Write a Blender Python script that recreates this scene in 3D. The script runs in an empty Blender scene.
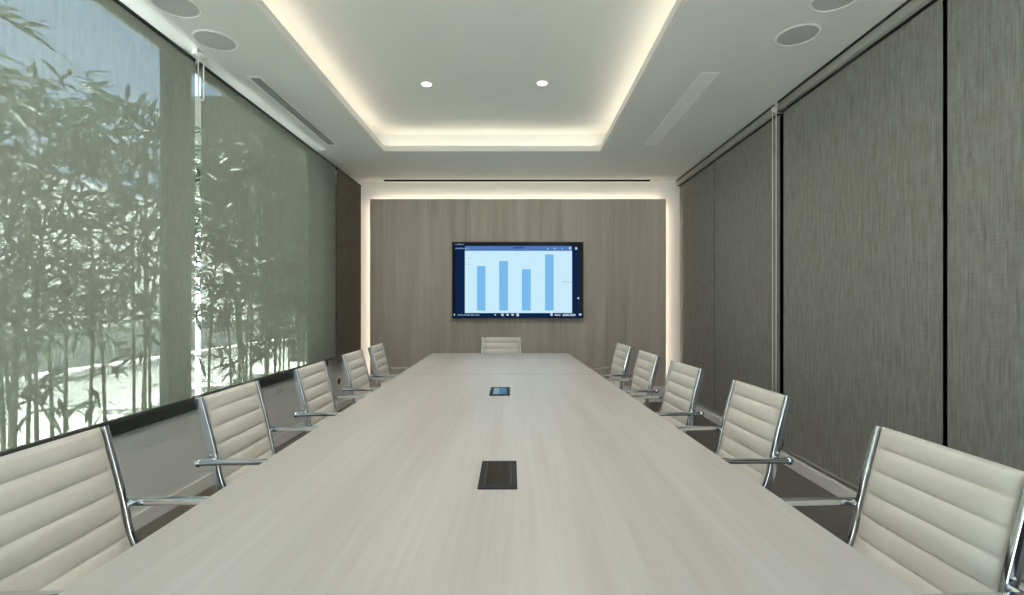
import bpy, bmesh, math, random
from mathutils import Vector, Matrix

S = bpy.context.scene
COL = S.collection
PI = math.pi
rnd = random.Random(7)

# ------------------------------------------------------------------ settings
S.view_settings.view_transform = 'Standard'
S.view_settings.look = 'None'
S.view_settings.exposure = 0.6
S.view_settings.gamma = 1.0
S.view_settings.use_curve_mapping = False
S.cycles.max_bounces = 10
S.cycles.diffuse_bounces = 5
S.cycles.glossy_bounces = 4
S.cycles.transparent_max_bounces = 16
S.cycles.caustics_reflective = False
S.cycles.caustics_refractive = False
S.cycles.sample_clamp_indirect = 6.0

# ------------------------------------------------------------------ room measures (metres)
XL, XR = -2.20, 2.26            # wall faces
YB, YN = 6.58, -1.60            # back and near wall
ZC, ZT = 2.967, 3.20            # ceiling ring, tray ceiling
BLX, BRX = -2.08, 2.19          # planes of the blinds

# ------------------------------------------------------------------ materials
def new_mat(name):
    m = bpy.data.materials.new(name); m.use_nodes = True
    nt = m.node_tree
    for n in list(nt.nodes): nt.nodes.remove(n)
    out = nt.nodes.new('ShaderNodeOutputMaterial')
    return m, nt, out

def principled(name, color, rough=0.5, metal=0.0, spec=0.5, coat=0.0):
    m, nt, out = new_mat(name)
    p = nt.nodes.new('ShaderNodeBsdfPrincipled')
    p.inputs['Base Color'].default_value = (*color, 1)
    p.inputs['Roughness'].default_value = rough
    p.inputs['Metallic'].default_value = metal
    p.inputs['Specular IOR Level'].default_value = spec
    p.inputs['Coat Weight'].default_value = coat
    nt.links.new(p.outputs[0], out.inputs[0])
    return m, nt, p

def coords(nt, scale=(1, 1, 1), space='Object'):
    tc = nt.nodes.new('ShaderNodeTexCoord'); mp = nt.nodes.new('ShaderNodeMapping')
    mp.inputs['Scale'].default_value = scale
    nt.links.new(tc.outputs[space], mp.inputs['Vector'])
    return mp.outputs[0]

def noise(nt, vec, scale=1.0, detail=4.0, rough=0.55, dist=0.0):
    n = nt.nodes.new('ShaderNodeTexNoise')
    n.inputs['Scale'].default_value = scale; n.inputs['Detail'].default_value = detail
    n.inputs['Roughness'].default_value = rough; n.inputs['Distortion'].default_value = dist
    nt.links.new(vec, n.inputs['Vector'])
    return n.outputs['Fac']

def ramp(nt, fac, stops):
    r = nt.nodes.new('ShaderNodeValToRGB')
    e = r.color_ramp.elements
    while len(e) < len(stops): e.new(0.5)
    for el, (p, c) in zip(e, stops):
        el.position = p; el.color = (*c, 1)
    nt.links.new(fac, r.inputs[0])
    return r.outputs[0]

def mathn(nt, op, a, b):
    n = nt.nodes.new('ShaderNodeMath'); n.operation = op
    for i, v in enumerate((a, b)):
        if isinstance(v, (int, float)): n.inputs[i].default_value = v
        else: nt.links.new(v, n.inputs[i])
    return n.outputs[0]

def bump(nt, p, h, strength=0.2, dist=0.002):
    b = nt.nodes.new('ShaderNodeBump')
    b.inputs['Strength'].default_value = strength; b.inputs['Distance'].default_value = dist
    nt.links.new(h, b.inputs['Height']); nt.links.new(b.outputs[0], p.inputs['Normal'])

def paint(name, color, rough=0.6):
    m, nt, p = principled(name, color, rough, spec=0.3)
    n = noise(nt, coords(nt, (1, 1, 1)), 60, 3)
    bump(nt, p, n, 0.05, 0.001)
    return m

def wood(name, c0, c1, c2, axis, rough=0.45, spec=0.4, plank=None, k=1.0):
    """grain runs along axis; plank = (axis index, width) gives each veneer strip its own tone"""
    m, nt, p = principled(name, c1, rough, spec=spec)
    sc = [9.0 * k, 9.0 * k, 9.0 * k]; sc[axis] = 0.55 * k
    v = coords(nt, tuple(sc))
    n1 = noise(nt, v, 1.0, 6, 0.6, 0.6)
    sf = [70.0, 70.0, 70.0]; sf[axis] = 1.6
    n2 = noise(nt, coords(nt, tuple(sf)), 1.0, 3, 0.6)
    f = mathn(nt, 'ADD', mathn(nt, 'MULTIPLY', n1, 0.65), mathn(nt, 'MULTIPLY', n2, 0.35))
    if plank:
        ax, w = plank
        tc = nt.nodes.new('ShaderNodeTexCoord'); sx = nt.nodes.new('ShaderNodeSeparateXYZ')
        nt.links.new(tc.outputs['Object'], sx.inputs[0])
        fl = mathn(nt, 'FLOOR', mathn(nt, 'DIVIDE', sx.outputs[ax], w), 0)
        wn = nt.nodes.new('ShaderNodeTexWhiteNoise'); wn.noise_dimensions = '1D'
        nt.links.new(fl, wn.inputs['W'])
        f = mathn(nt, 'ADD', f, mathn(nt, 'MULTIPLY', mathn(nt, 'SUBTRACT', wn.outputs['Value'], 0.5), 0.14))
    c = ramp(nt, f, [(0.30, c0), (0.50, c1), (0.70, c2)])
    nt.links.new(c, p.inputs['Base Color'])
    bump(nt, p, n2, 0.06, 0.001)
    return m

def fabric(name, dark, light, axis_v=2, rough=0.9, openness=0.0, translucent=0.3, tint=(1, 1, 1)):
    """woven screen cloth: vertical slubs plus fine weft; openness > 0 lets the view through"""
    m, nt, out = new_mat(name)
    v1 = noise(nt, coords(nt, (150, 150, 5)), 1.0, 3, 0.6)
    v2 = noise(nt, coords(nt, (9, 9, 160)), 1.0, 2, 0.5)
    v3 = noise(nt, coords(nt, (40, 40, 9)), 1.0, 4, 0.6)
    f = mathn(nt, 'ADD', mathn(nt, 'MULTIPLY', v1, 0.5), mathn(nt, 'ADD', mathn(nt, 'MULTIPLY', v2, 0.17), mathn(nt, 'MULTIPLY', v3, 0.33)))
    c = ramp(nt, f, [(0.38, dark), (0.62, light)])
    d = nt.nodes.new('ShaderNodeBsdfDiffuse'); nt.links.new(c, d.inputs[0])
    b = nt.nodes.new('ShaderNodeBump'); b.inputs['Strength'].default_value = 0.15; b.inputs['Distance'].default_value = 0.001
    nt.links.new(f, b.inputs['Height']); nt.links.new(b.outputs[0], d.inputs['Normal'])
    sh = d.outputs[0]
    if translucent > 0:
        t = nt.nodes.new('ShaderNodeBsdfTranslucent'); nt.links.new(c, t.inputs[0])
        mx = nt.nodes.new('ShaderNodeMixShader'); mx.inputs[0].default_value = translucent
        nt.links.new(sh, mx.inputs[1]); nt.links.new(t.outputs[0], mx.inputs[2]); sh = mx.outputs[0]
    if openness > 0:
        tr = nt.nodes.new('ShaderNodeBsdfTransparent'); tr.inputs[0].default_value = (*tint, 1)
        mx = nt.nodes.new('ShaderNodeMixShader')
        fo = mathn(nt, 'ADD', openness, mathn(nt, 'MULTIPLY', mathn(nt, 'SUBTRACT', v1, 0.5), 0.22))
        nt.links.new(fo, mx.inputs[0]); nt.links.new(sh, mx.inputs[1]); nt.links.new(tr.outputs[0], mx.inputs[2]); sh = mx.outputs[0]
    nt.links.new(sh, out.inputs[0])
    return m

def emis(name, color, strength):
    m, nt, out = new_mat(name)
    e = nt.nodes.new('ShaderNodeEmission'); e.inputs[0].default_value = (*color, 1); e.inputs[1].default_value = strength
    nt.links.new(e.outputs[0], out.inputs[0])
    return m

def carpet_mat():
    m, nt, p = principled('carpet', (0.2, 0.19, 0.17), 0.95, spec=0.1)
    a = noise(nt, coords(nt), 220, 3); b_ = noise(nt, coords(nt, (1, 14, 1)), 8, 4)
    f = mathn(nt, 'ADD', mathn(nt, 'MULTIPLY', a, 0.6), mathn(nt, 'MULTIPLY', b_, 0.4))
    nt.links.new(ramp(nt, f, [(0.35, (0.13, 0.12, 0.105)), (0.65, (0.25, 0.235, 0.21))]), p.inputs['Base Color'])
    bump(nt, p, a, 0.5, 0.004)
    return m

def leather_mat():
    m, nt, p = principled('ivory_leather', (0.76, 0.72, 0.62), 0.42, spec=0.4)
    v = nt.nodes.new('ShaderNodeTexVoronoi'); v.inputs['Scale'].default_value = 420
    nt.links.new(coords(nt), v.inputs['Vector'])
    bump(nt, p, v.outputs['Distance'], 0.12, 0.0006)
    n = noise(nt, coords(nt), 5, 3)
    nt.links.new(ramp(nt, n, [(0.3, (0.71, 0.68, 0.60)), (0.7, (0.78, 0.75, 0.68))]), p.inputs['Base Color'])
    return m

def chrome_mat():
    m, nt, p = principled('polished_chrome', (0.78, 0.80, 0.82), 0.09, metal=1.0)
    n = noise(nt, coords(nt), 40, 2)
    nt.links.new(mathn(nt, 'ADD', mathn(nt, 'MULTIPLY', n, 0.06), 0.06), p.inputs['Roughness'])
    return m

def glass_mat():
    m, nt, out = new_mat('clear_glass')
    t = nt.nodes.new('ShaderNodeBsdfTransparent'); t.inputs[0].default_value = (0.93, 0.97, 0.96, 1)
    g = nt.nodes.new('ShaderNodeBsdfGlossy'); g.inputs['Roughness'].default_value = 0.02
    lw_ = nt.nodes.new('ShaderNodeLayerWeight')
    fr = mathn(nt, 'ADD', mathn(nt, 'MULTIPLY', mathn(nt, 'POWER', lw_.outputs['Facing'], 5.0), 0.9), 0.03)
    mx = nt.nodes.new('ShaderNodeMixShader')
    nt.links.new(fr, mx.inputs[0]); nt.links.new(t.outputs[0], mx.inputs[1]); nt.links.new(g.outputs[0], mx.inputs[2])
    nt.links.new(mx.outputs[0], out.inputs[0])
    return m

def leaf_mat():
    m, nt, out = new_mat('bamboo_leaf')
    n = noise(nt, coords(nt), 4, 3)
    c = ramp(nt, n, [(0.3, (0.035, 0.052, 0.030)), (0.55, (0.060, 0.085, 0.050)), (0.75, (0.12, 0.15, 0.085))])
    d = nt.nodes.new('ShaderNodeBsdfPrincipled'); d.inputs['Roughness'].default_value = 0.4
    nt.links.new(c, d.inputs['Base Color'])
    t = nt.nodes.new('ShaderNodeBsdfTranslucent'); nt.links.new(c, t.inputs[0])
    mx = nt.nodes.new('ShaderNodeMixShader'); mx.inputs[0].default_value = 0.3
    nt.links.new(d.outputs[0], mx.inputs[1]); nt.links.new(t.outputs[0], mx.inputs[2]); nt.links.new(mx.outputs[0], out.inputs[0])
    return m

M = {}
M['ceiling'] = paint('ceiling_paint', (0.82, 0.835, 0.815))
M['wall'] = paint('wall_paint', (0.78, 0.78, 0.76))
M['trim'] = paint('trim_paint', (0.88, 0.87, 0.84), 0.4)
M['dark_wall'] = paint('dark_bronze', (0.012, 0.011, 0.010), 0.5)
M['carpet'] = carpet_mat()
M['table'] = wood('pale_ash', (0.52, 0.48, 0.45), (0.59, 0.56, 0.535), (0.66, 0.635, 0.615), 1, rough=0.35, spec=0.35, k=0.55)
M['table_edge'] = principled('dark_edge', (0.20, 0.18, 0.16), 0.5)[0]
M['panel'] = wood('grey_oak', (0.44, 0.38, 0.315), (0.56, 0.49, 0.415), (0.66, 0.585, 0.51), 2, rough=0.5, spec=0.3, plank=(0, 0.295))
M['leather'] = leather_mat()
M['chrome'] = chrome_mat()
M['black_metal'] = principled('black_metal', (0.02, 0.02, 0.022), 0.35)[0]
M['anodised'] = principled('dark_anodised', (0.085, 0.088, 0.082), 0.45, metal=0.2)[0]
M['caster'] = principled('caster_rubber', (0.03, 0.03, 0.03), 0.5)[0]
M['sheer'] = fabric('sheer_screen_cloth', (0.30, 0.32, 0.275), (0.40, 0.42, 0.365), openness=0.44, translucent=0.10, tint=(0.95, 0.98, 0.93))
M['brown'] = fabric('brown_screen_cloth', (0.12, 0.105, 0.080), (0.22, 0.20, 0.16), translucent=0.0)
M['grey'] = fabric('grey_screen_cloth', (0.22, 0.214, 0.198), (0.36, 0.352, 0.33), translucent=0.0)
M['cassette'] = principled('grey_cassette', (0.37, 0.36, 0.33), 0.5)[0]
M['black_bar'] = principled('black_rail', (0.012, 0.012, 0.012), 0.5)[0]
M['void'] = principled('slot_void', (0.004, 0.004, 0.004), 0.9, spec=0.05)[0]
M['plastic'] = principled('white_plastic', (0.75, 0.75, 0.70), 0.35)[0]
M['glass'] = glass_mat()
M['leaf'] = leaf_mat()
M['culm'] = principled('bamboo_culm', (0.16, 0.19, 0.08), 0.4)[0]
M['gloss_black'] = principled('gloss_black', (0.012, 0.012, 0.014), 0.04, spec=0.7)[0]
M['satin_black'] = principled('satin_black', (0.022, 0.022, 0.021), 0.5, spec=0.15)[0]
M['grille'] = principled('speaker_mesh', (0.52, 0.54, 0.54), 0.6)[0]
M['white_ring'] = principled('white_ring', (0.93, 0.94, 0.92), 0.4)[0]
M['vent_dark'] = principled('vent_dark', (0.36, 0.37, 0.37), 0.6)[0]
M['vent_light'] = principled('vent_light', (0.92, 0.93, 0.92), 0.45)[0]
M['lens'] = emis('lamp_lens', (1.0, 0.93, 0.82), 6.0)
M['paving'] = paint('pale_paving', (0.70, 0.69, 0.66))
M['garden'] = paint('garden_render', (0.78, 0.79, 0.80))
M['olive'] = paint('olive_render', (0.24, 0.22, 0.15))
M['shade_band'] = paint('grey_shade', (0.22, 0.24, 0.24))
# television picture
M['scr_black'] = principled('screen_glass', (0.004, 0.006, 0.012), 0.3, spec=0.2)[0]
M['scr_navy'] = emis('screen_navy', (0.004, 0.018, 0.065), 0.64)
M['scr_slide'] = emis('screen_slide', (0.60, 0.86, 1.0), 0.64)
M['scr_bar'] = emis('screen_bar', (0.20, 0.51, 0.86), 0.64)
M['scr_top'] = emis('screen_top', (0.08, 0.20, 0.48), 0.64)
M['scr_tab'] = emis('screen_tab', (0.035, 0.08, 0.25), 0.64)
M['scr_white'] = emis('screen_white', (0.70, 0.78, 0.95), 0.55)
M['scr_dim'] = emis('screen_dim', (0.30, 0.42, 0.60), 0.55)
M['scr_grey'] = emis('screen_grey', (0.42, 0.58, 0.70), 0.64)

# ------------------------------------------------------------------ mesh helpers
class MB:
    def __init__(self): self.bm = bmesh.new()
    def box(self, x0, x1, y0, y1, z0, z1, bev=0.0, seg=2):
        r = bmesh.ops.create_cube(self.bm, size=1.0)
        vs = r['verts']
        for v in vs:
            v.co = Vector((x0 + (v.co.x + .5) * (x1 - x0), y0 + (v.co.y + .5) * (y1 - y0), z0 + (v.co.z + .5) * (z1 - z0)))
        if bev > 0:
            es = list({e for v in vs for e in v.link_edges})
            bmesh.ops.bevel(self.bm, geom=es, offset=bev, segments=seg, profile=0.5, affect='EDGES')
        return self
    def prism(self, pts, z0, z1, bev=0.0):
        a = [self.bm.verts.new((x, y, z0)) for x, y in pts]; b = [self.bm.verts.new((x, y, z1)) for x, y in pts]
        n = len(pts); fs = [self.bm.faces.new(list(reversed(a))), self.bm.faces.new(b)]
        for i in range(n): fs.append(self.bm.faces.new((a[i], a[(i + 1) % n], b[(i + 1) % n], b[i])))
        if bev > 0:
            bmesh.ops.bevel(self.bm, geom=list({e for f in fs for e in f.edges}), offset=bev, segments=2, profile=.5, affect='EDGES')
        return self
    def sweep(self, pts, sec, up=(0, 1, 0), scale=None):
        """closed section (list of (a,b)) swept along 3-D points; a goes along 'up', b along tangent x up"""
        P = [Vector(p) for p in pts]; rings = []
        U0 = Vector(up)
        for i, p in enumerate(P):
            t = (P[min(i + 1, len(P) - 1)] - P[max(i - 1, 0)]).normalized()
            U = (U0 - t * U0.dot(t)).normalized(); V = t.cross(U)
            k = scale[i] if scale else 1.0
            rings.append([self.bm.verts.new(p + U * a * k + V * b * k) for a, b in sec])
        n = len(sec)
        for r0, r1 in zip(rings, rings[1:]):
            for i in range(n): self.bm.faces.new((r0[i], r0[(i + 1) % n], r1[(i + 1) % n], r1[i]))
        self.bm.faces.new(list(reversed(rings[0]))); self.bm.faces.new(rings[-1])
        return self
    def lathe(self, prof, c=(0, 0, 0), n=24):
        """profile of (r, z) turned round the z axis"""
        rings = []
        for r, z in prof:
            if r < 1e-6: rings.append([self.bm.verts.new((c[0], c[1], c[2] + z))])
            else: rings.append([self.bm.verts.new((c[0] + r * math.cos(2 * PI * i / n), c[1] + r * math.sin(2 * PI * i / n), c[2] + z)) for i in range(n)])
        for a, b in zip(rings, rings[1:]):
            for i in range(n):
                j = (i + 1) % n
                if len(a) == 1 and len(b) == 1: continue
                if len(a) == 1: self.bm.faces.new((a[0], b[j], b[i]))
                elif len(b) == 1: self.bm.faces.new((a[i], a[j], b[0]))
                else: self.bm.faces.new((a[i], a[j], b[j], b[i]))
        return self
    def ball(self, c, r, n=12):
        bmesh.ops.create_uvsphere(self.bm, u_segments=n, v_segments=n // 2 + 2, radius=r, matrix=Matrix.Translation(c))
        return self
    def build(self, name, mat, parent=None, smooth=False, kind=None):
        bmesh.ops.recalc_face_normals(self.bm, faces=self.bm.faces)
        me = bpy.data.meshes.new(name); self.bm.to_mesh(me); self.bm.free()
        me.materials.append(mat)
        if smooth:
            for p in me.polygons: p.use_smooth = True
            me.set_sharp_from_angle(angle=math.radians(smooth if smooth > 1 else 35))
        o = bpy.data.objects.new(name, me); COL.objects.link(o)
        if parent: o.parent = parent
        if kind: o['kind'] = kind
        return o

def circ(r, n=10, ry=None):
    ry = ry or r
    return [(r * math.cos(2 * PI * i / n), ry * math.sin(2 * PI * i / n)) for i in range(n)]

def rrect(a, b, r=0.003, n=3):
    out = []
    for cx, cy, s in ((a - r, b - r, 0), (-a + r, b - r, 1), (-a + r, -b + r, 2), (a - r, -b + r, 3)):
        for k in range(n + 1):
            t = (s + k / n) * PI / 2; out.append((cx + r * math.cos(t), cy + r * math.sin(t)))
    return out

def tag(o, label, cat, group=None):
    o['label'] = label; o['category'] = cat
    if group: o['group'] = group
    return o

def thing(name, label, cat, loc=(0, 0, 0), rz=0.0, group=None):
    o = bpy.data.objects.new(name, None); COL.objects.link(o)
    o.location = loc; o.rotation_euler = (0, 0, rz); o.empty_display_size = 0.1
    return tag(o, label, cat, group)

def struct(name, mb, mat, parent=None):
    o = mb.build(name, mat, parent)
    if parent is None: o['kind'] = 'structure'
    return o

def copy_tree(o, parent=None):
    c = o.copy(); COL.objects.link(c)
    if parent: c.parent = parent
    for ch in [x for x in CH.get(o.name, [])]: copy_tree(ch, c)
    return c
CH = {}
def index_children():
    CH.clear()
    for o in bpy.data.objects:
        if o.parent: CH.setdefault(o.parent.name, []).append(o)

def catmull(pts, n=8):
    P = [Vector(p) for p in pts]; out = []
    for i in range(len(P) - 1):
        p0 = P[max(i - 1, 0)]; p1 = P[i]; p2 = P[i + 1]; p3 = P[min(i + 2, len(P) - 1)]
        for k in range(n):
            t = k / n
            out.append(0.5 * ((2 * p1) + (-p0 + p2) * t + (2 * p0 - 5 * p1 + 4 * p2 - p3) * t * t + (-p0 + 3 * p1 - 3 * p2 + p3) * t ** 3))
    out.append(P[-1]); return out

# ------------------------------------------------------------------ the room
struct('floor', MB().box(-2.34, 2.40, YN - .1, YB + .12, -0.12, 0.0), M['carpet'])
# left wall: low wall under the windows, head strip, piers
W1, W2 = (0.75, 3.11), (3.26, 5.28)
ZS, ZH = 0.59, 2.955
wl = MB()
wl.box(XL - .1, XL, YN, YB, 0, ZS)
wl.box(XL - .1, XL, YN, YB, ZH, ZC + .04)
for a, b in ((YN, W1[0]), (W1[1], W2[0]), (W2[1], YB)): wl.box(XL - .1, XL, a, b, ZS, ZH)
struct('wall_left', wl, M['wall'])
struct('wall_right', MB().box(XR, XR + .12, YN, YB, 0, ZC + .04), M['wall'])
struct('wall_back', MB().box(XL - .1, XR + .12, YB, YB + .12, 0, ZC + .04), M['trim'])
wn = MB()
wn.box(XL - .1, -.85, YN - .1, YN, 0, ZC + .04); wn.box(1.9, XR + .12, YN - .1, YN, 0, ZC + .04)
wn.box(-.85, 1.9, YN - .1, YN, 2.75, ZC + .04); wn.box(-.85, 1.9, YN - .1, YN, 0, .10)
struct('wall_near', wn, M['wall'])
# ceiling: a ring with a raised tray inside
CX0, CX1, CY0, CY1 = -1.447, 0.906, -0.70, 5.25
SB = 0.155
cl = MB()
e0, e1 = XL - .14, XR + .14
cl.box(e0, CX0, YN - .1, YB + .12, ZC, ZC + .04)
cl.box(CX1, e1, YN - .1, YB + .12, ZC, ZC + .04)
cl.box(CX0, CX1, CY1, YB + .12, ZC, ZC + .04)
cl.box(CX0, CX1, YN - .1, CY0, ZC, ZC + .04)
t = 0.05
cl.box(CX0 - SB - t, CX1 + SB + t, CY0 - SB - t, CY1 + SB + t, ZT, ZT + t)
cl.box(CX0 - SB - t, CX0 - SB, CY0 - SB - t, CY1 + SB + t, ZC + .04, ZT)
cl.box(CX1 + SB, CX1 + SB + t, CY0 - SB - t, CY1 + SB + t, ZC + .04, ZT)
cl.box(CX0 - SB, CX1 + SB, CY1 + SB, CY1 + SB + t, ZC + .04, ZT)
cl.box(CX0 - SB, CX1 + SB, CY0 - SB - t, CY0 - SB, ZC + .04, ZT)
struct('ceiling', cl, M['ceiling'])
# thin raised lip round the tray opening
lip = MB()
lw = 0.022
for x0, x1, y0, y1 in ((CX0 - lw, CX0 + .004, CY0 - lw, CY1 + lw), (CX1 - .004, CX1 + lw, CY0 - lw, CY1 + lw),
                       (CX0, CX1, CY1 - .004, CY1 + lw), (CX0, CX1, CY0 - lw, CY0 + .004)):
    lip.box(x0, x1, y0, y1, ZC - .004, ZC + .055)
struct('trim_1', lip, M['trim'])
# skirtings
struct('baseboard_left', MB().box(XL, XL + .014, YN, YB, 0, .092, .003), M['trim'])
struct('baseboard_right', MB().box(2.165, XR, YN, YB, 0, .088, .004), M['trim'])
struct('baseboard_back', MB().box(XL + .014, 2.165, YB - .135, YB, 0, .205, .003), M['trim'])
# oak feature wall standing off the white wall, lit from behind its edges
PX0, PX1, PZ1, PY = -1.964, 1.990, 2.709, 6.46
struct('trim_2', MB().box(PX0, PX1, PY, PY + .02, .205, PZ1), M['panel'])

# windows on the left
def window(name, y0, y1):
    f = MB()
    xo, xi = XL - .075, XL + .004
    f.box(xo, xi + .004, y0, y1, ZS, ZS + .065, .003); f.box(xo, xi - .03, y0, y1, ZH - .018, ZH)
    f.box(xo, xi - .02, y0, y0 + .03, ZS, ZH); f.box(xo, xi - .02, y1 - .03, y1, ZS, ZH)
    o = f.build(name, M['anodised']); o['kind'] = 'structure'
    MB().box(XL - .05, XL - .042, y0 + .03, y1 - .03, ZS + .065, ZH - .018).build('pane', M['glass'], o)
    return o
window('window_1', *W1); window('window_2', *W2)
# unseen glazed opening behind the camera, added to bring daylight into the room
f = MB()
for x in (-.85, .505, 1.86): f.box(x, x + .04, YN - .08, YN - .02, .10, 2.75)
f.box(-.81, 1.86, YN - .08, YN - .02, .10, .15); f.box(-.81, 1.86, YN - .08, YN - .02, 2.70, 2.75)
o = f.build('window_added', M['anodised']); o['kind'] = 'structure'
MB().box(-.83, 1.88, YN - .054, YN - .046, .13, 2.72).build('pane', M['glass'], o)
struct('trim_3', MB().box(XL, XL + .016, .70, 5.60, ZS - .005, ZS + .066, .003), M['anodised'])
# dark glazing frame that shows only in the slits between the right-hand blinds
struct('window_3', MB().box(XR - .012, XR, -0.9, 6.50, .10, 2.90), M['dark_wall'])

# ------------------------------------------------------------------ roller blinds
def blind(label, x, side, y0, y1, z0, mat, chain=None, right=True, cat='blind', group=None, barmat=None):
    """side = +1: the room lies towards +x"""
    t = thing('roller_blind', label, cat, (x, (y0 + y1) / 2, z0), 0, group)
    def loc(mb):
        bmesh.ops.translate(mb.bm, verts=mb.bm.verts, vec=-Vector((x, (y0 + y1) / 2, z0))); return mb
    ztop = 2.875
    loc(MB().box(x - .0015, x + .0015, y0, y1, z0 + .012, ztop + (.02 if right else -.001))).build('fabric', mat, t)
    s = side
    if right:
        # boxed cassette; black strips paint in the shadow gaps above and below
        loc(MB().box(min(x - s*.045, x + s*.05), max(x - s*.045, x + s*.05), y0, y1, ztop + .016, ZC - .016, .006)).build('cassette', M['cassette'], t, smooth=True)
        loc(MB().box(min(x - s*.03, x + s*.053), max(x - s*.03, x + s*.053), y0 + .002, y1 - .002, ZC - .0155, ZC - .001)).build('upper_shadow_strip', M['black_bar'], t)
        loc(MB().box(min(x - s*.03, x + s*.02), max(x - s*.03, x + s*.02), y0 + .002, y1 - .002, ztop + .006, ztop + .0155)).build('lower_shadow_strip', M['black_bar'], t)
    else:
        r = MB()
        r.sweep([(x - s*.012, y0, ztop + .001), (x - s*.012, y1, ztop + .001)], circ(.019, 12), up=(0, 0, 1))
        loc(r).build('roller_tube', M['black_bar'], t, smooth=True)
    loc(MB().sweep([(x, y0, z0 + .012), (x, y1, z0 + .012)], rrect(.012, .006, .004), up=(0, 0, 1))).build('bottom_bar', barmat or M['anodised'], t, smooth=True)
    if chain:
        yc, xc, zlo = chain
        br = MB()
        br.box(min(xc - s*.012, xc - s*.05), max(xc - s*.012, xc - s*.05), yc - .02, yc + .02, ztop + .05, ZC - .002, .004)
        br.ball((xc - s*.002, yc, ztop + .045), .026, 12)
        loc(br).build('chain_bracket', M['plastic'], t, smooth=True)
        ch = MB()
        for dy in (-.027, .027):
            n = int((ztop + .03 - zlo) / .011)
            ch.sweep([(xc, yc + dy, ztop + .03), (xc, yc + dy, zlo)], circ(.0045, 6), up=(1, 0, 0))
        arc = [(xc, yc + .027 * math.cos(a), zlo - .027 * math.sin(a)) for a in [k * PI / 8 for k in range(9)]]
        ch.sweep(arc, circ(.0045, 6), up=(1, 0, 0))
        loc(ch).build('pull_chain', M['plastic'], t, smooth=True)
    return t

GL = 'sheer blinds over the windows'
blind('sheer grey-green screen blind, the wider one nearer the camera, bamboo showing through', BLX, 1, 0.70, 3.122, .682, M['sheer'], right=False, group=GL)
blind('sheer olive-grey screen blind between the bright gap and the brown blind', BLX, 1, 3.182, 5.535, .682, M['sheer'], chain=(3.152, -2.06, 2.66), right=False, group=GL)
blind('opaque brown fabric blind on the window side, next to the back wall', BLX, 1, 5.59, 6.44, .60, M['brown'], right=False)
GR = 'opaque grey blinds along the right-hand wall'
blind('opaque dark grey blind cut off by the photo edge, nearest the camera', BRX, -1, 0.30, 2.458, .105, M['grey'], group=GR, barmat=M['cassette'])
blind('widest opaque grey blind in view, between the two black gaps', BRX, -1, 2.488, 3.970, .105, M['grey'], group=GR, barmat=M['cassette'])
blind('opaque grey-brown blind with the white pull chain at its edge', BRX, -1, 4.030, 5.356, .105, M['grey'], chain=(4.012, 2.135, .55), group=GR, barmat=M['cassette'])
blind('narrowest-looking taupe opaque blind, beside the white back-wall frame', BRX, -1, 5.372, 6.50, .105, M['grey'], group=GR, barmat=M['cassette'])

# ------------------------------------------------------------------ conference table
def edgeL(y): return -.872 + (y - .9156) * (-.960 + .872) / (5.48 - .9156)
def edgeR(y): return .768 + (y - .9156) * (.579 - .768) / (5.44 - .9156)
TY0, TYS, TY1 = 0.42, 3.827, 5.475
tb = thing('conference_table', 'long pale ash conference table with a seam near its far end', 'table', (0, 0, 0))
def top(y0, y1):
    return MB().prism([(edgeL(y0), y0), (edgeR(y0), y0), (edgeR(y1), y1), (edgeL(y1), y1)], .715, .750, .0025)
top(TY0, TYS - .008).build('tabletop', M['table'], tb)
top(TYS + .008, TY1).build('tabletop', M['table'], tb)
MB().prism([(edgeL(TYS) + .003, TYS - .0075), (edgeR(TYS) - .003, TYS - .0075), (edgeR(TYS) - .003, TYS + .0075), (edgeL(TYS) + .003, TYS + .0075)], .716, .7488).build('joint_strip', M['table_edge'], tb)
for y in (0.85, 2.9, 4.75):
    cx = (edgeL(y) + edgeR(y)) / 2
    MB().box(cx - .42, cx + .42, y - .03, y + .03, 0, .712, .004).build('leg', M['table'], tb)
MB().prism([(edgeL(1.2) + .55, .9), (edgeR(1.2) - .55, .9), (edgeR(4.8) - .5, 4.7), (edgeL(4.8) + .5, 4.7)], .64, .712).build('support_beam', M['table_edge'], tb)

def outlet(label, cx, y0, y1, w):
    cy = (y0 + y1) / 2; L = (y1 - y0) / 2; h = w / 2
    t = thing('table_power_box', label, 'power box', (cx, cy, .7503), .012, 'power boxes set in the tabletop')
    f = MB(); k = .017
    f.box(-h, -h + k, -L, L, 0, .004, .001); f.box(h - k, h, -L, L, 0, .004, .001)
    f.box(-h + k, h - k, -L, -L + .03, 0, .004, .001); f.box(-h + k, h - k, L - .02, L, 0, .004, .001)
    f.build('flange', M['satin_black'], t)
    MB().box(-h + k + .004, h - k - .004, -L + .032, L - .022, 0, .003, .0008).build('lid', M['gloss_black'], t)
    for x in (-h + k + .002, h - k - .002): MB().box(x - .0018, x + .0018, -L + .035, L - .03, .0005, .0026).build('hinge_slot', M['black_bar'], t)
    return t
outlet('black flush power box in the tabletop, the larger one near the camera', -.060, 1.437, 1.690, .119)
outlet('power box in the tabletop with a lid mirroring the blue screen', -.107, 2.915, 3.195, .126)

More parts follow.
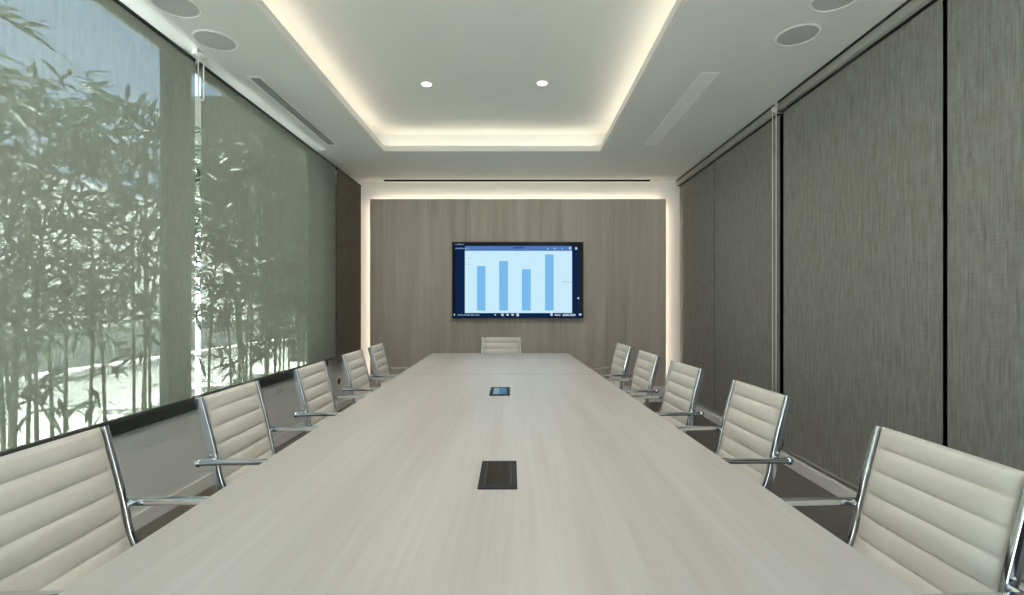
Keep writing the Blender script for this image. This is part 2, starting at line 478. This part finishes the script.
# ------------------------------------------------------------------ chairs
PROF = [(-.304, .899), (-.285, .827), (-.262, .74), (-.240, .65), (-.222, .56), (-.198, .495), (-.155, .452), (-.09, .435), (.0, .428), (.09, .432), (.17, .440), (.215, .432), (.238, .405)]
prof = catmull([(x, 0, z) for x, z in PROF], 14)
plen = [0.0]
for a, b in zip(prof, prof[1:]): plen.append(plen[-1] + (b - a).length)
def at_len(s):
    for i in range(len(plen) - 1):
        if plen[i + 1] >= s:
            f = (s - plen[i]) / (plen[i + 1] - plen[i]); p = prof[i].lerp(prof[i + 1], f)
            tg = (prof[i + 1] - prof[i]).normalized(); return p, tg
    return prof[-1], (prof[-1] - prof[-2]).normalized()
HW = 0.222
def cushion(s0, s1, pitch=.0745):
    """ribbed padded sling between two lengths along the side profile"""
    mb = MB(); bm = mb.bm
    n = max(2, int((s1 - s0) / .0062)); vs = [-1, -.985, -.95, -.85, -.6, -.3, 0, .3, .6, .85, .95, .985, 1]
    fr, bk = [], []
    for i in range(n + 1):
        s = s0 + (s1 - s0) * i / n
        p, tg = at_len(s); nrm = Vector((-tg.z, 0, tg.x));
        if nrm.z < 0 and abs(nrm.z) > abs(nrm.x): nrm = -nrm
        if nrm.x < 0 and abs(nrm.x) >= abs(nrm.z): nrm = -nrm
        ph = (s / pitch) % 1.0
        rib = min(1.0, (4 * ph * (1 - ph)) ** 0.42)
        endf = min(1.0, (s - s0) / .010 + .15, (s1 - s) / .010 + .15) if True else 1
        r0, r1 = [], []
        for v in vs:
            ed = (1 - abs(v) ** 9)
            h = (.004 + (.009 + .014 * rib) * ed) * endf
            r0.append(bm.verts.new(p + Vector((0, v * HW, 0)) + nrm * h))
            r1.append(bm.verts.new(p + Vector((0, v * HW, 0)) - nrm * (.004 + (.003 + .005 * rib) * ed) * endf))
        fr.append(r0); bk.append(r1)
    m = len(vs)
    for i in range(n):
        for j in range(m - 1):
            bm.faces.new((fr[i][j], fr[i][j + 1], fr[i + 1][j + 1], fr[i + 1][j]))
            bm.faces.new((bk[i][j + 1], bk[i][j], bk[i + 1][j], bk[i + 1][j + 1]))
        bm.faces.new((fr[i][0], fr[i + 1][0], bk[i + 1][0], bk[i][0]))
        bm.faces.new((fr[i + 1][m - 1], fr[i][m - 1], bk[i][m - 1], bk[i + 1][m - 1]))
    for a, b, in ((fr[0], bk[0]), (fr[-1], bk[-1])):
        for j in range(m - 1): bm.faces.new((a[j], b[j], b[j + 1], a[j + 1]))
    return mb

def make_chair():
    t = thing('conference_chair', 'x', 'chair', (0, 0, 0), 0, 'ribbed ivory chairs around the conference table')
    split = .0745 * 6.35
    total = plen[-1]
    cushion(0.004, split).build('backrest', M['leather'], t, smooth=50)
    cushion(split + .0005, total - .004).build('seat', M['leather'], t, smooth=50)
    for s in (-1, 1):
        # flat polished side rail following the sling
        pts = []
        k = 0
        N = 60
        for i in range(N + 1):
            p, tg = at_len(total * i / N); pts.append(Vector((p.x, s * (HW + .0105), p.z)))
        pts[0] = pts[0].lerp(pts[1], .4)
        MB().sweep(pts, rrect(.0095, .018, .005), up=(0, 1, 0)).build('side_frame', M['chrome'], t, smooth=60)
        # arm: flat bar from behind the back rail forward, bending down to the seat rail
        ya = s * (HW + .052)
        ap = catmull([(-.275, ya, .626), (-.20, ya, .628), (-.05, ya, .629), (.08, ya, .627), (.135, ya, .611), (.160, ya, .58), (.158, ya, .53), (.140, ya - s * .012, .465), (.128, ya - s * .038, .428)], 6)
        arm = MB().sweep(ap, rrect(.013, .0115, .006), up=(0, 1, 0)).build('armrest', M['chrome'], t, smooth=60)
        kb = MB()
        kb.ball((-.278, ya, .626), .0175, 14)
        kb.build('knob', M['chrome'], arm, smooth=60)
        MB().sweep([(-.236, ya + s * .004, .627), (-.236, s * (HW + .012), .627)], circ(.012, 12), up=(1, 0, 0)).build('pivot_pin', M['chrome'], arm, smooth=60)
    # cross stretchers, pedestal and star base
    st = MB()
    for x, z in ((-.11, .412), (.12, .412)):
        st.sweep([(x, -HW - .008, z + .012), (x, -.12, z - .002), (x, 0, z - .012), (x, .12, z - .002), (x, HW + .008, z + .012)], rrect(.016, .006, .004), up=(1, 0, 0))
    st.build('stretcher', M['chrome'], t, smooth=60)
    MB().box(-.13, .14, -.05, .05, .372, .402, .006).build('tilt_mechanism', M['black_metal'], t)
    MB().lathe([(0, .12), (.030, .12), (.030, .24), (.019, .245), (.019, .372), (0, .372)], n=20).build('pedestal', M['black_metal'], t, smooth=True)
    MB().lathe([(0, .085), (.038, .085), (.040, .10), (.036, .125), (0, .125)], n=20).build('hub', M['chrome'], t, smooth=True)
    for k in range(5):
        a = 2 * PI * k / 5 + .3
        c, s_ = math.cos(a), math.sin(a)
        leg = MB().sweep([(c * .03, s_ * .03, .105), (c * .15, s_ * .15, .096), (c * .27, s_ * .27, .078), (c * .305, s_ * .305, .074)], rrect(.012, .015, .005), up=(-s_, c, 0), scale=[1.3, 1.1, .85, .75]).build('leg', M['chrome'], t, smooth=60)
        w = MB()
        for d in (-.013, .013):
            cx, cy = c * .292, s_ * .292
            w.sweep([(cx - s_ * (d - .007), cy + c * (d - .007), .028), (cx - s_ * (d + .007), cy + c * (d + .007), .028)], circ(.027, 16), up=(0, 0, 1))
        w.sweep([(c * .292, s_ * .292, .03), (c * .292, s_ * .292, .075)], circ(.006, 8), up=(1, 0, 0))
        w.build('caster', M['caster'], leg, smooth=40)
    return t

chair = make_chair()
index_children()
ordinal_R = ['ivory ribbed chair at the bottom right, cut off by the photo edge',
             'ivory ribbed chair on the blind side, second from the camera, before the widest grey blind',
             'ivory ribbed chair on the opaque-blind side, third from the camera',
             'ivory ribbed chair on the opaque-blind side, fourth from the camera',
             'ivory ribbed chair on the opaque-blind side, farthest from the camera']
ordinal_L = ['ivory ribbed chair at the bottom left, cut off by the photo edge',
             'ivory ribbed chair on the window side, second from the camera, below the bright blind gap',
             'ivory ribbed chair on the window side, third from the camera',
             'ivory ribbed chair on the window side, fourth from the camera, before the low wall socket',
             'ivory ribbed chair on the window side, farthest from the camera, by the oak wall']
spots = []
for lab, y, x, da in zip(ordinal_R, (1.368, 2.345, 3.235, 4.03, 4.86), (1.222, 1.186, 1.145, 1.105, 1.082), (0, .01, .02, 0, .01)):
    spots.append((lab, x - .303, y, PI + .04 + da))
for lab, y, x, da in zip(ordinal_L, (1.380, 2.335, 3.24, 4.10, 4.84), (-1.375, -1.385, -1.388, -1.402, -1.412), (0, 0, .01, -.01, .02)):
    spots.append((lab, x + .303, y, .02 + da))
spots.append(('ivory ribbed chair at the head of the table, facing the camera below the screen', -.19, 5.95 - .303, -PI / 2 + .02))
for i, (lab, x, y, rz) in enumerate(spots):
    c = chair if i == 0 else copy_tree(chair)
    c.location = (x, y, 0); c.rotation_euler = (0, 0, rz); c['label'] = lab

# ------------------------------------------------------------------ television
TVY = 6.385
tv = thing('flat_screen_tv', 'wall-mounted black flat screen showing a blue bar chart', 'television', (0.006, TVY, 1.625))
kx = TVY / 483.6
def X(px): return (px - 517) * kx - 0.006
def Z(py): return 1.3 - (py - 304.5) * kx - 1.625
MB().box(X(452), X(583.5), 0.0, .055, Z(318.3), Z(241.8), .004).build('casing', M['black_metal'], tv)
MB().box(-.35, .35, .055, .074, -.25, .25).build('wall_bracket', M['black_metal'], tv)
scr = MB().box(X(452.9), X(582.6), -.002, .001, Z(317.5), Z(242.6)).build('screen', M['scr_black'], tv)
def quad(name, mat, rects, d):
    mb = MB()
    for x0, x1, y0, y1 in rects: mb.box(X(x0), X(x1), -.002 - d, -.0018, Z(y1), Z(y0))
    return mb.build(name, mat, scr)
quad('side_band', M['scr_navy'], [(455.5, 464.9, 246, 313)], .0004); quad('side_band', M['scr_navy'], [(572, 578.5, 246, 313)], .0004)
quad('toolbar', M['scr_top'], [(464.9, 572, 246, 250.9)], .0005)
quad('toolbar_tab', M['scr_tab'], [(513.5, 523.8, 247, 248.4)], .0009)
sl = quad('slide', M['scr_slide'], [(464.9, 572, 250.9, 313)], .0005)
for x0, x1, y0 in ((477, 485.5, 266), (499.2, 508, 261), (521.9, 530.8, 269.2), (545, 553.6, 254.4)):
    quad('chart_bar', M['scr_bar'], [(x0, x1, y0, 310.6)], .0009)
quad('chart_note', M['scr_grey'], [(561.5, 571, 281.6, 282.4), (465.5, 472, 258, 258.4), (465.5, 471, 264.3, 264.7)], .0009)
quad('taskbar', M['scr_navy'], [(453.2, 582.2, 313, 317.2)], .0005)
# rows of small unreadable characters and icons
dr = random.Random(3)
def marks(x0, x1, y0, y1, wmin=.5, wmax=1.1, gap=.35):
    out = []; x = x0
    while x < x1:
        w = dr.uniform(wmin, wmax); top_ = y0 + dr.choice((0, 0, .35)) * (y1 - y0)
        out.append((x, min(x + w, x1), top_, y1)); x += w + gap
    return out
quad('screen_text', M['scr_dim'], marks(455, 464, 243.6, 244.9) + marks(458, 479.5, 314.2, 315.6) + marks(455.2, 469.5, 247.7, 249.0), .0009)
quad('screen_icon', M['scr_white'], marks(554.8, 560.5, 314.3, 315.8) + marks(562.5, 575.5, 313.9, 316.0) + [(501.2, 503.6, 313.6, 315.8), (506.4, 508.8, 313.8, 315.6), (511.4, 513.8, 313.8, 315.6), (516.4, 519, 313.4, 316.2), (550.4, 552.6, 312.9, 315.8), (494.6, 496, 314.2, 315.4), (453.9, 455, 313.8, 315.6)] +
     [(547.3, 548.3, 248, 249.4), (554, 555.2, 247.8, 249.2), (561.8, 562.8, 248, 249.2), (569, 570.8, 247.2, 249.4), (575.2, 577.2, 247.2, 249.6), (577.8, 578.8, 297.2, 299.2), (577.3, 579.3, 297.8, 298.6), (579, 581.4, 313.5, 315.4)], .0009)

# ------------------------------------------------------------------ ceiling fittings
def speaker(label, x, y):
    t = thing('ceiling_speaker', label, 'speaker', (x, y, ZC), 0, 'round ceiling speakers')
    MB().lathe([(.112, -.0005), (.114, -.006), (.120, -.007), (.125, -.004), (.126, -.0005)], n=48).build('rim', M['white_ring'], t, smooth=True)
    MB().lathe([(0, -.0045), (.06, -.004), (.113, -.002), (.113, -.0005), (0, -.0005)], n=48).build('grille', M['grille'], t, smooth=True)
speaker('round ceiling speaker above the bright blind gap, wholly in view', -1.905, 3.054)
speaker('round ceiling speaker on the window side, cut off by the photo top', -1.90, 2.69)
speaker('round ceiling speaker above the widest grey blind, wholly in view', 1.735, 2.991)
speaker('round ceiling speaker on the opaque-blind side, cut off by the photo top', 1.735, 2.63)

def vent(label, x0, x1, y0, y1, inner, slats):
    cx, cy = (x0 + x1) / 2, (y0 + y1) / 2; hx, hy = (x1 - x0) / 2, (y1 - y0) / 2
    t = thing('ceiling_vent', label, 'vent', (cx, cy, ZC), 0, 'slot vents in the ceiling')
    f = MB(); w = .02
    f.box(-hx, -hx + w, -hy, hy, -.007, -.0003, .001); f.box(hx - w, hx, -hy, hy, -.007, -.0003, .001)
    f.box(-hx + w, hx - w, -hy, -hy + w, -.007, -.0003, .001); f.box(-hx + w, hx - w, hy - w, hy, -.007, -.0003, .001)
    f.build('frame', M['white_ring'], t)
    MB().box(-hx + w, hx - w, -hy + w, hy - w, -.0025, -.0003).build('core', inner, t)
    s = MB()
    for k in range(slats):
        x = -hx + w + (2 * hx - 2 * w) * (k + 1) / (slats + 1)
        s.box(x - .0025, x + .0025, -hy + w, hy - w, -.006, -.0025)
    s.build('slats', M['vent_light'] if inner is M['vent_light'] else M['grille'], t)
vent('long dark slot vent in the ceiling beside the window blinds', -1.982, -1.868, 3.53, 5.05, M['vent_dark'], 1)
vent('long white slot vent in the ceiling beside the opaque blinds', 1.322, 1.462, 3.47, 5.05, M['vent_light'], 4)

t = thing('linear_diffuser', 'thin black slot diffuser along the ceiling above the oak wall', 'vent', (0, 6.50, ZC))
f = MB(); f.box(-1.80, 1.80, -.056, -.050, -.0014, -.0003); f.box(-1.80, 1.80, .050, .056, -.0014, -.0003)
f.box(-1.80, -1.79, -.050, .050, -.0014, -.0003); f.box(1.79, 1.80, -.050, .050, -.0014, -.0003)
f.build('frame', M['white_ring'], t)
MB().box(-1.79, 1.79, -.050, .050, -.0012, -.0003).build('slot', M['void'], t)

def downlight(label, x, y, vis=True, power=14):
    t = thing('ceiling_downlight', label, 'ceiling light', (x, y, ZT), 0, 'recessed downlights in the ceiling tray')
    MB().lathe([(.041, -.0005), (.041, -.004), (.047, -.005), (.052, -.003), (.053, -.0005)], n=32).build('rim', M['white_ring'], t, smooth=True)
    MB().lathe([(0, -.0025), (.041, -.0025), (.041, -.0005), (0, -.0005)], n=32).build('lens', M['lens'], t)
    l = bpy.data.lights.new('downlight', 'SPOT'); l.energy = power; l.color = (1.0, .925, .81)
    l.spot_size = math.radians(165); l.spot_blend = .8; l.shadow_soft_size = .04
    o = bpy.data.objects.new('downlight_lamp', l); COL.objects.link(o); o.location = (x, y, ZT - .012)
DL = 31
downlight('small lit downlight in the ceiling tray, the one on the window side', -.779, 4.167, power=DL)
downlight('small lit downlight in the ceiling tray, the one on the opaque-blind side', .216, 4.15, power=DL)
for x in (-.779, .216):  # extra lamps out of view, added to brighten the room
    for y in (2.0,):
        downlight('added unseen downlight in the nearer part of the ceiling tray', x, y, power=DL * .8)

def area(name, loc, sx, sy, power, color, rot=(0, 0, 0), spread=180):
    l = bpy.data.lights.new(name, 'AREA'); l.shape = 'RECTANGLE'; l.size = sx; l.size_y = sy; l.energy = power; l.color = color
    l.spread = math.radians(spread)
    o = bpy.data.objects.new(name, l); COL.objects.link(o); o.location = loc; o.rotation_euler = rot
    return o
WARM = (1.0, .86, .66)
COVE = 0.47      # watts per metre
cx, cy = (CX0 + CX1) / 2, (CY0 + CY1) / 2
lx, ly = CX1 - CX0, CY1 - CY0
zc = ZC + .045
area('cove_strip', (CX0 - .085, cy, zc), .04, ly, COVE * ly, WARM, (PI, 0, 0))
area('cove_strip', (CX1 + .085, cy, zc), .04, ly, COVE * ly, WARM, (PI, 0, 0))
area('cove_strip', (cx, CY1 + .085, zc), lx, .04, COVE * lx, WARM, (PI, 0, 0))
area('cove_strip', (cx, CY0 - .085, zc), lx, .04, COVE * lx, WARM, (PI, 0, 0))
# led tape behind the edges of the oak wall, facing the white wall
HALO = 0.55
hz = (.25 + PZ1) / 2; HY = PY + .03
area('halo_strip', (PX0 + .01, HY, hz), .02, PZ1 - .3, HALO * 2.5, WARM, (PI / 2, 0, PI / 5))
area('halo_strip', (PX1 - .01, HY, hz), .02, PZ1 - .3, HALO * 2.5, WARM, (PI / 2, 0, -PI / 5))
area('halo_strip', ((PX0 + PX1) / 2, HY, PZ1 - .01), PX1 - PX0 - .1, .02, HALO * 4, WARM, (PI / 2 + PI / 5, 0, 0))

# ------------------------------------------------------------------ low socket on the left wall
t = thing('wall_socket', 'small dark socket low on the white wall under the brown blind', 'socket', (XL, 5.93, .36), PI / 2)
MB().box(-.045, .045, -.008, -.0003, -.045, .045, .003).build('plate', M['plastic'], t)
MB().sweep([(0, -.008, 0), (0, -.03, -.004)], circ(.024, 16, .034), up=(1, 0, 0)).build('plug', M['black_metal'], t, smooth=True)

# ------------------------------------------------------------------ outside: paving, garden walls, bamboo
struct('ground', MB().box(-9.0, 9.0, -14, 22, -.30, -.125), M['paving'])
struct('garden_wall', MB().box(-6.8, -6.5, -8, 16, -.13, 3.15), M['garden'])
struct('garden_wall_shade_band', MB().box(-6.5, -6.4, -8, 16, -.13, .95), M['shade_band'])  # grey band stands in for the shade low on the garden wall
low = MB(); low.box(-5.86, -5.7, -6, 12.2, -.13, .42); low.box(-5.89, -5.67, -6, 12.2, .42, .46, .006)
struct('garden_wall_low', low, M['garden'])
struct('exterior_wall', MB().box(-9.0, XL - .3, 12.3, 12.6, -.13, 6.6), M['olive'])

def leaf(bm, p, d, L, W, roll):
    d = d.normalized(); up = Vector((0, 0, 1))
    s = d.cross(up)
    if s.length < .05: s = Vector((1, 0, 0))
    s.normalize(); s = Matrix.Rotation(roll, 3, d) @ s; nrm = s.cross(d)
    def pt(u, v, dr): return p + d * (u * L) + s * v + nrm * (abs(v) * .35) + Vector((0, 0, -dr * L))
    prev = None
    rows = [(0, .12, 0), (.22, .85, .01), (.5, 1.0, .05), (.78, .55, .12), (1.0, .02, .22)]
    for u, w, dr_ in rows:
        r = [bm.verts.new(pt(u, -w * W, dr_)), bm.verts.new(pt(u, 0, dr_)), bm.verts.new(pt(u, w * W, dr_))]
        if prev:
            bm.faces.new((prev[0], prev[1], r[1], r[0])); bm.faces.new((prev[1], prev[2], r[2], r[1]))
        prev = r

def make_bamboo(seed):
    R = random.Random(seed)
    t = thing('bamboo', 'leafy bamboo clump growing outside behind the sheer window blinds', 'bamboo', (0, 0, -.125), 0, 'bamboo clumps outside the windows')
    fol = MB()
    for c in range(4):
        bx, by = R.uniform(-.28, .28), R.uniform(-.32, .32); h = R.uniform(2.5, 3.25)
        dx, dy = R.uniform(-.35, .35), R.uniform(-.35, .35)
        pts = []
        for k in range(15):
            f = k / 14
            pts.append(Vector((bx + dx * f ** 2.2, by + dy * f ** 2.2, h * f - .25 * max(0, f - .75) ** 2 * 6)))
        sc = []
        for k in range(15): sc.append((1 - .75 * k / 14))
        cm = MB(); cm.sweep(pts, circ(.015, 8), up=(1, 0, 0), scale=sc)
        for k in range(1, 14):
            p = pts[k]; r = .015 * sc[k] * 1.25
            cm.sweep([p - Vector((0, 0, .006)), p + Vector((0, 0, .006))], circ(r, 8), up=(1, 0, 0))
        cm.build('culm', M['culm'], t, smooth=60)
        for k in range(3, 15):
            p = pts[k]
            for b in range(R.choice((2, 2, 3, 3)) if k > 5 else R.choice((0, 0, 1, 1))):
                a = R.uniform(0, 2 * PI); el = R.uniform(.1, .9); L = R.uniform(.22, .55) * (1.0 if k < 12 else .8)
                d = Vector((math.cos(a) * math.cos(el), math.sin(a) * math.cos(el), math.sin(el)))
                bp = [p + d * (L * u) + Vector((0, 0, -.45 * L * u * u)) for u in (0, .25, .5, .75, 1)]
                fol.sweep(bp, circ(.0028, 4), up=(.3, .5, .8), scale=[1, .9, .7, .5, .3])
                for u in range(1, 5):
                    for q in range(2 if u < 4 else 3):
                        ld = (d * .7 + Vector((R.uniform(-1, 1), R.uniform(-1, 1), R.uniform(-.9, .35)))).normalized()
                        leaf(fol.bm, bp[u], ld, R.uniform(.15, .25), R.uniform(.012, .019), R.uniform(-.8, .8))
    fol.build('foliage', M['leaf'], t)
    return t
protos = [make_bamboo(11 + i) for i in range(4)]
index_children()
bspots = [(-3.55, 2.55), (-3.40, 3.20), (-3.80, 3.75), (-3.35, 4.05), (-3.75, 4.75), (-3.40, 5.95), (-3.60, 6.6), (-3.35, 7.1), (-3.9, 7.4),
          (-3.5, 8.0), (-4.3, 8.4), (-3.5, 9.0), (-4.3, 9.6), (-3.7, 10.1)]
for i, (x, y) in enumerate(bspots):
    b = protos[i] if i < 4 else copy_tree(protos[i % 4])
    b.location = (x, y, -.125); b.rotation_euler = (0, 0, rnd.uniform(0, 6.28))
    if x / y < -.66: b['label'] = 'leafy bamboo clump outside, behind the wider sheer blind nearer the camera'; b['group'] = 'bamboo behind the wider sheer blind'
    else: b['label'] = 'leafy bamboo clump outside, behind the sheer olive-grey blind past the bright gap'; b['group'] = 'bamboo behind the olive-grey sheer blind'
    s = rnd.uniform(.9, 1.05) * (1.2 if y > 5.5 else 1.1); b.scale = (s, s, s)

# ------------------------------------------------------------------ daylight
w = bpy.data.worlds.new('sky'); S.world = w; w.use_nodes = True
nt = w.node_tree; bg = nt.nodes['Background']
tc = nt.nodes.new('ShaderNodeTexCoord'); sx = nt.nodes.new('ShaderNodeSeparateXYZ')
nt.links.new(tc.outputs['Generated'], sx.inputs[0])
c = ramp(nt, sx.outputs[2], [(0.0, (.72, .84, 1.0)), (.6, (.42, .62, 1.0))])
nt.links.new(c, bg.inputs[0]); bg.inputs[1].default_value = 1.6
sun = bpy.data.lights.new('sun', 'SUN'); sun.energy = 26; sun.angle = .009; sun.color = (1, .97, .92)
so = bpy.data.objects.new('sun', sun); COL.objects.link(so)
el, az = math.radians(75), math.radians(8)
dirv = Vector((math.cos(el) * math.cos(az), math.cos(el) * math.sin(az), math.sin(el)))
so.rotation_euler = dirv.to_track_quat('Z', 'Y').to_euler()
so.location = (6, -2, 12)

# ------------------------------------------------------------------ camera
cam = bpy.data.cameras.new('camera'); co = bpy.data.objects.new('camera', cam); COL.objects.link(co)
cam.lens = 17.0; cam.sensor_width = 36.0; cam.sensor_fit = 'HORIZONTAL'
cam.shift_x = -5.0 / 1024; cam.shift_y = 7.0 / 1024
cam.clip_start = .02
co.location = (0, 0, 1.3); co.rotation_euler = (PI / 2, 0, 0)
S.camera = co
